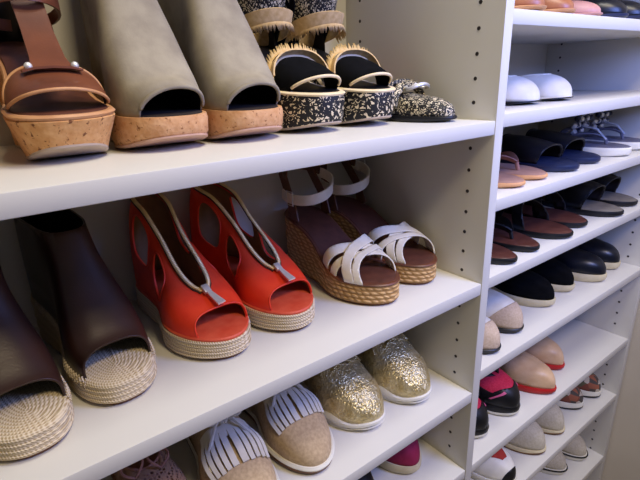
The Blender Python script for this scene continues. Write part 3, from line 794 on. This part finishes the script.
# ---- third right shelf: tan flip-flops, navy slides, jewelled sandals
thong('flip_flop', 'tan flip-flop tight against the partition', 'R2', .086, 1, .012, 'tan flip-flops', 'tanflip', 'orange', 'roseb', th=.009)
thong('flip_flop', 'tan flip-flop beside the navy slides', 'R2', .166, -1, .016, 'tan flip-flops', 'tanflip', 'orange', 'roseb', th=.009)
def slide(name, label, shelf, xc, side, ytoe, group, up_m, base_m, edge_m, u0=.42, u1=.84, hv=.055, th=.013, f1=-.03, cross=None, W=.09):
    Ln = .25
    r = shoe(name, label, 'sandal', shelf, xc, ytoe, Ln, group)
    la = Last(Ln, W, foot=((0, th), (1, th)), H=((0, hv), (.5, hv), (.8, hv*.75), (1, hv*.4)), side=side, toe=.28)
    sole('outsole', M[edge_m], r, la, ((0, 0), (.85, 0), (1, .003)), la.foot, LV, n=32); insole(r, la, M[base_m], .003, n=28)
    if cross:
        for k, (a0, b0, w) in enumerate(cross):
            obj('strap', patch(la, diag(a0, b0*side, w), u=(.2, 1), nu=44, nv=24, off=.001+.0025*k), [M[up_m], M['dkin']], r, solid=.002, lining=True)
    else:
        up = patch(la, [lambda u, v, p: u-(u0+.02*v*v), lambda u, v, p: (u1+f1*v*v)-u], u=(.3, 1), nu=44, nv=28); piping('binding', M[up_m], r, up, la, .0013)
        obj('strap', up, [M[up_m], M['dkin']], r, solid=.0025, lining=True)
    return r, la
slide('slide_sandal', 'navy slide next to the tan flip-flop', 'R2', .264, 1, .012, 'navy slides', 'navy', 'navysl', 'navysl', .42, .82, .043)
slide('slide_sandal', 'navy slide next to the jewelled sandal', 'R2', .366, -1, .018, 'navy slides', 'navy', 'navysl', 'navysl', .42, .82, .043)
def jewelled(label, xc, side, ytoe):
    r, la = thong('jewelled_sandal', label, 'R2', xc, side, ytoe, 'jewelled sandals', 'greyfoot', 'whitesole', 'greyfoot', th=.018, wide=.006)
    c = Vector((.60*la.L, la.c(.6), .055))
    bm = bmesh.new(); tube(bm, [Vector((.80*la.L, la.c(.8), .03)), Vector((.72*la.L, la.c(.7), .05)), c], .0025, 6); obj('jewelled_stem', bm, M['gem'], r)
    for i in range(17):
        rad = 0 if i == 0 else (.014 if i < 7 else .028); a = i*PI/3 if i < 7 else (i-7)*PI/5
        bm = bmesh.new(); rr = bmesh.ops.create_icosphere(bm, subdivisions=1, radius=.0095 if i else .010)
        for v in rr['verts']: v.co = Vector((v.co.x*.8, v.co.y, v.co.z*.8))+c+Vector((rad*.35*math.cos(a)-.004, rad*math.sin(a), rad*.9*math.cos(a)+.010))
        obj('gem', bm, M['gem' if i % 3 else 'navysl'], r, sharp=5)
    for s_ in (-1, 1):
        bm = bmesh.new(); ribbon(bm, [c+Vector((0, s_*.02, .006)), Vector((.5*la.L, s_*.036, .045)), Vector((.42*la.L, s_*.033+la.c(.4), .018))], Vector((1, 0, .2)), .010, .0025); obj('strap', bm, M['greyfoot'], r, sharp=50)
jewelled('jewelled grey sandal with cloudy stones beside the navy slide', .492, 1, .010)
jewelled('jewelled grey sandal at the right end of the third right shelf', .598, -1, .016)

# ---- fourth right shelf: red-brown sandals, black mules
for x, s_, y, lb, st in ((.073, 1, .003, 'red-brown sandal tight against the partition, black thong strap', 'black'), (.156, -1, .008, 'red-brown sandal second from the partition, black thong strap', 'black')):
    thong('thong_sandal', lb, 'R3', x, s_, y, 'red-brown thong sandals', 'redbrown', 'black', st, th=.011, wide=.018, W=.076)
for x, s_, y, lb in ((.262, 1, .004, 'red-brown footbed slide with black cross straps, larger one in front of its mate'), (.350, -1, .016, 'red-brown footbed slide with black cross straps beside the black mules')):
    slide('cross_strap_slide', lb, 'R3', x, s_, y, 'black cross-strap slides', 'black', 'redbrown', 'black', hv=.05, th=.011, cross=((.56, .13, .05), (.56, -.13, .05)))
for x, s_, y, lb in ((.484, 1, .000, 'black mule with taupe footbed beside the cross-strap slides'), (.592, -1, .012, 'black mule with taupe footbed at the right end of its shelf')):
    slide('mule', lb, 'R3', x, s_, y, 'black mules with taupe footbeds', 'black', 'taupe', 'black', .36, .80, .062, .012, -.06)

# ---- fifth right shelf
for x, s_, y, lb in ((.061, 1, .010, 'beige knit slip-on with white vamp, half behind the partition'), (.159, -1, .022, 'beige knit slip-on with white vamp beside the black slip-ons')):
    r, la = slip_on('knit_slip_on', lb, 'shoe', 'R4', x, s_, y, 'beige knit slip-ons', 'white', 'black', 'roseb', foot=.012, hv=.052, tone=.042, cap='bisque', cap_u=.90, capv=.12, toe=.34)
for x, s_, y, lb in ((.300, 1, .036, 'black canvas slip-on with cream sole beside the beige knit pair'), (.404, -1, .044, 'black canvas slip-on with cream sole beside the navy leather pair')):
    slip_on('canvas_slip_on', lb, 'shoe', 'R4', x, s_, y, 'black canvas slip-ons', 'blacksuede', 'creamsole', 'dkin', foot=.019, hv=.050, tone=.032, W=.089)
for x, s_, y, lb in ((.516, 1, .022, 'navy leather slip-on with cream sole, left one of its pair'), (.618, -1, .032, 'navy leather slip-on with cream sole nearest the right panel')):
    slip_on('leather_slip_on', lb, 'shoe', 'R4', x, s_, y, 'navy leather slip-ons', 'navy', 'creamsole', 'dkin', foot=.021, hv=.048, tone=.034, W=.090)

# ---- sixth right shelf: running shoes and nude flats with red soles
def runner(label, xc, side, ytoe):
    r, la = slip_on('running_shoe', label, 'sneaker', 'R5', xc, side, ytoe, 'red and black running shoes', 'pinkmesh', 'black', 'orangelin', edge=.008, edge_m='whitesole', foot=.024, hv=.056, tone=.040, W=.096, xa=(.30, .285, .74), bind='black')
    k = M['black']
    obj('toe_guard', patch(la, [lambda u, v, p: u-(.93-.16*abs(v)**1.5)], u=(.6, 1), nu=30, nv=28, off=.0016), k, r, solid=.0014)
    obj('mudguard', patch(la, [lambda u, v, p: abs(v)-(.62+.05*math.sin(u*9))], u=(0, 1), nu=40, nv=44, off=.0012), k, r, solid=.0012)
    for s_ in (-1, 1):
        obj('overlay', patch(la, [lambda u, v, p: .028-abs(u-(.72-.22*(s_*v-.2))), lambda u, v, p: s_*v-.05, lambda u, v, p: .7-s_*v], u=(.4, .95), nu=34, nv=30, off=.002), k, r, solid=.0012)
        obj('pink_piping', patch(la, [lambda u, v, p: .010-abs(u-(.92-.10*(s_*v-.4)**2*4)), lambda u, v, p: s_*v-.42, lambda u, v, p: .86-s_*v], u=(.7, 1), nu=60, nv=40, off=.0034), M['pinkline'], r, solid=.001)
    obj('tongue', patch(la, [lambda u, v, p: .3-abs(v)], u=(.42, .62), nu=14, nv=20, off=.002), M['orangelin'], r, solid=.002)
    laces(r, la, (.56, .62, .68), .2, k, .002, False)
runner('red and black running shoe mostly hidden behind the partition', .072, 1, .024)
runner('red and black running shoe standing beside the nude flats', .180, -1, .020)
for x, s_, y, lb in ((.300, 1, .006, 'nude flat with glossy red sole beside the running shoes'), (.404, -1, .038, 'nude flat with glossy red sole, set back beside empty shelf')):
    slip_on('red_soled_flat', lb, 'shoe', 'R5', x, s_, y, 'nude flats with red soles', 'nude', 'redrub', 'tanedge', foot=.016, hv=.050, tone=.038, W=.096, toe=.36, tn=1.8)

# ---- seventh right shelf
r, la = slip_on('canvas_sneaker', 'white sneaker with brick red vamp at the partition end', 'sneaker', 'R6', .172, 1, .006, None, 'white', 'whitesole', 'redcan', foot=.018, hv=.055, tone=.04, W=.096)
obj('vamp_panel', patch(la, [lambda u, v, p:   .95-u-abs(v)*.5, lambda u, v, p: u-.55], u=(.5, .9), nu=24, nv=30, off=.0015), M['redcan'], r, solid=.001)
obj('toe_tip', patch(la, [lambda u, v, p: u-(.975-.03*v*v)], u=(.9, 1), nu=14, nv=30, off=.0012), M['black'], r, solid=.001)
for x, s_, y, lb in ((.308, 1, .012, 'stone canvas shoe beside the white and brick red sneaker'), (.408, -1, .016, 'stone canvas shoe beside the flower-print slip-ons')):
    r, la = slip_on('canvas_shoe', lb, 'shoe', 'R6', x, s_, y, 'stone canvas shoes', 'stone', 'creamsole', 'stone', edge=.004, edge_m='brownsole', foot=.014, hv=.060, tone=.046, W=.094, toe=.34)
for x, s_, y, lb in ((.540, 1, .030, 'flower-print slip-on with white sole, left one of its pair'), (.627, -1, .022, 'flower-print slip-on with white sole nearest the right panel')):
    slip_on('flower_print_slip_on', lb, 'shoe', 'R6', x, s_, y, 'flower-print slip-ons', 'flower', 'whitesole', 'redcan', edge=.005, edge_m='black', foot=.022, hv=.046, tone=.032, W=.088, xa=(.36, .345, .80))

# ---- lowest right shelf
for x, s_, y, lb in ((.521, 1, .036, 'stone sneaker with black line round its sole, left one, lowest shelf'), (.618, -1, .024, 'stone sneaker with black line round its sole nearest the right panel')):
    r, la = slip_on('lined_sneaker', lb, 'sneaker', 'R7', x, s_, y, 'stone sneakers with black sole line', 'stone', 'whitesole', 'stone', foot=.022, hv=.052, tone=.036, W=.09)
    bm = bmesh.new(); n = 40; pts = []
    for i in range(n+1): pts.append(Vector((*la.out(.5-.5*math.cos(PI*i/n), 1, -.0006), .0175)))
    for i in range(n-1, 0, -1): pts.append(Vector((*la.out(.5-.5*math.cos(PI*i/n), -1, -.0006), .0175)))
    tube(bm, pts, .0022, 6, True); obj('sole_stripe', bm, M['black'], r)


# ------------------------------------------------------------------ light
def area(name, loc, target, size, power, col, sy=None):
    l = bpy.data.lights.new(name, 'AREA'); l.shape = 'RECTANGLE'; l.size = size; l.size_y = sy or size
    l.energy = power; l.color = col
    o = bpy.data.objects.new(name, l); C.objects.link(o); o.location = loc
    o.rotation_euler = (Vector(target)-Vector(loc)).to_track_quat('-Z', 'Y').to_euler()
    return o
area('ceiling_light', (-.05, -.42, 1.25), (-.05, -.34, 0), .45, 15, (1, .97, .90))
area('room_lamp', (-.25, -1.25, 1.55), (.05, .1, -.3), .35, 20, (1, .82, .54))
area('blue_fill', (.20, -.64, .36), (.10, .05, .04), .3, 9.5, (.22, .33, 1.0), .3)  # unseen blue fill added in front of the shelves; no window stands here
w = bpy.data.worlds.new('World'); bpy.context.scene.world = w; w.use_nodes = True
w.node_tree.nodes['Background'].inputs[0].default_value = (.9, .93, 1, 1)
w.node_tree.nodes['Background'].inputs[1].default_value = .08

# ------------------------------------------------------------------ camera
cam = bpy.data.cameras.new('camera'); co = bpy.data.objects.new('camera', cam); C.objects.link(co)
f, pi_, ya, ro = 470.24, math.radians(19.4087), math.radians(36.5564), math.radians(-2.1372)
fw = Vector((math.sin(ya)*math.cos(pi_), math.cos(ya)*math.cos(pi_), -math.sin(pi_)))
rt = Vector((math.cos(ya), -math.sin(ya), 0)); up = rt.cross(fw)
r2 = rt*math.cos(ro)+up*math.sin(ro); u2 = up*math.cos(ro)-rt*math.sin(ro)

mw = Matrix((r2, u2, -fw)).transposed().to_4x4(); mw.translation = (-.58972, -.38155, .06855)
co.matrix_world = mw
cam.sensor_width = 36; cam.lens = f/640*36; cam.clip_start = .01
sc = bpy.context.scene; sc.camera = co
sc.view_settings.view_transform = 'Standard'; sc.view_settings.look = 'None'; sc.view_settings.gamma = 1
sc.view_settings.exposure = .08
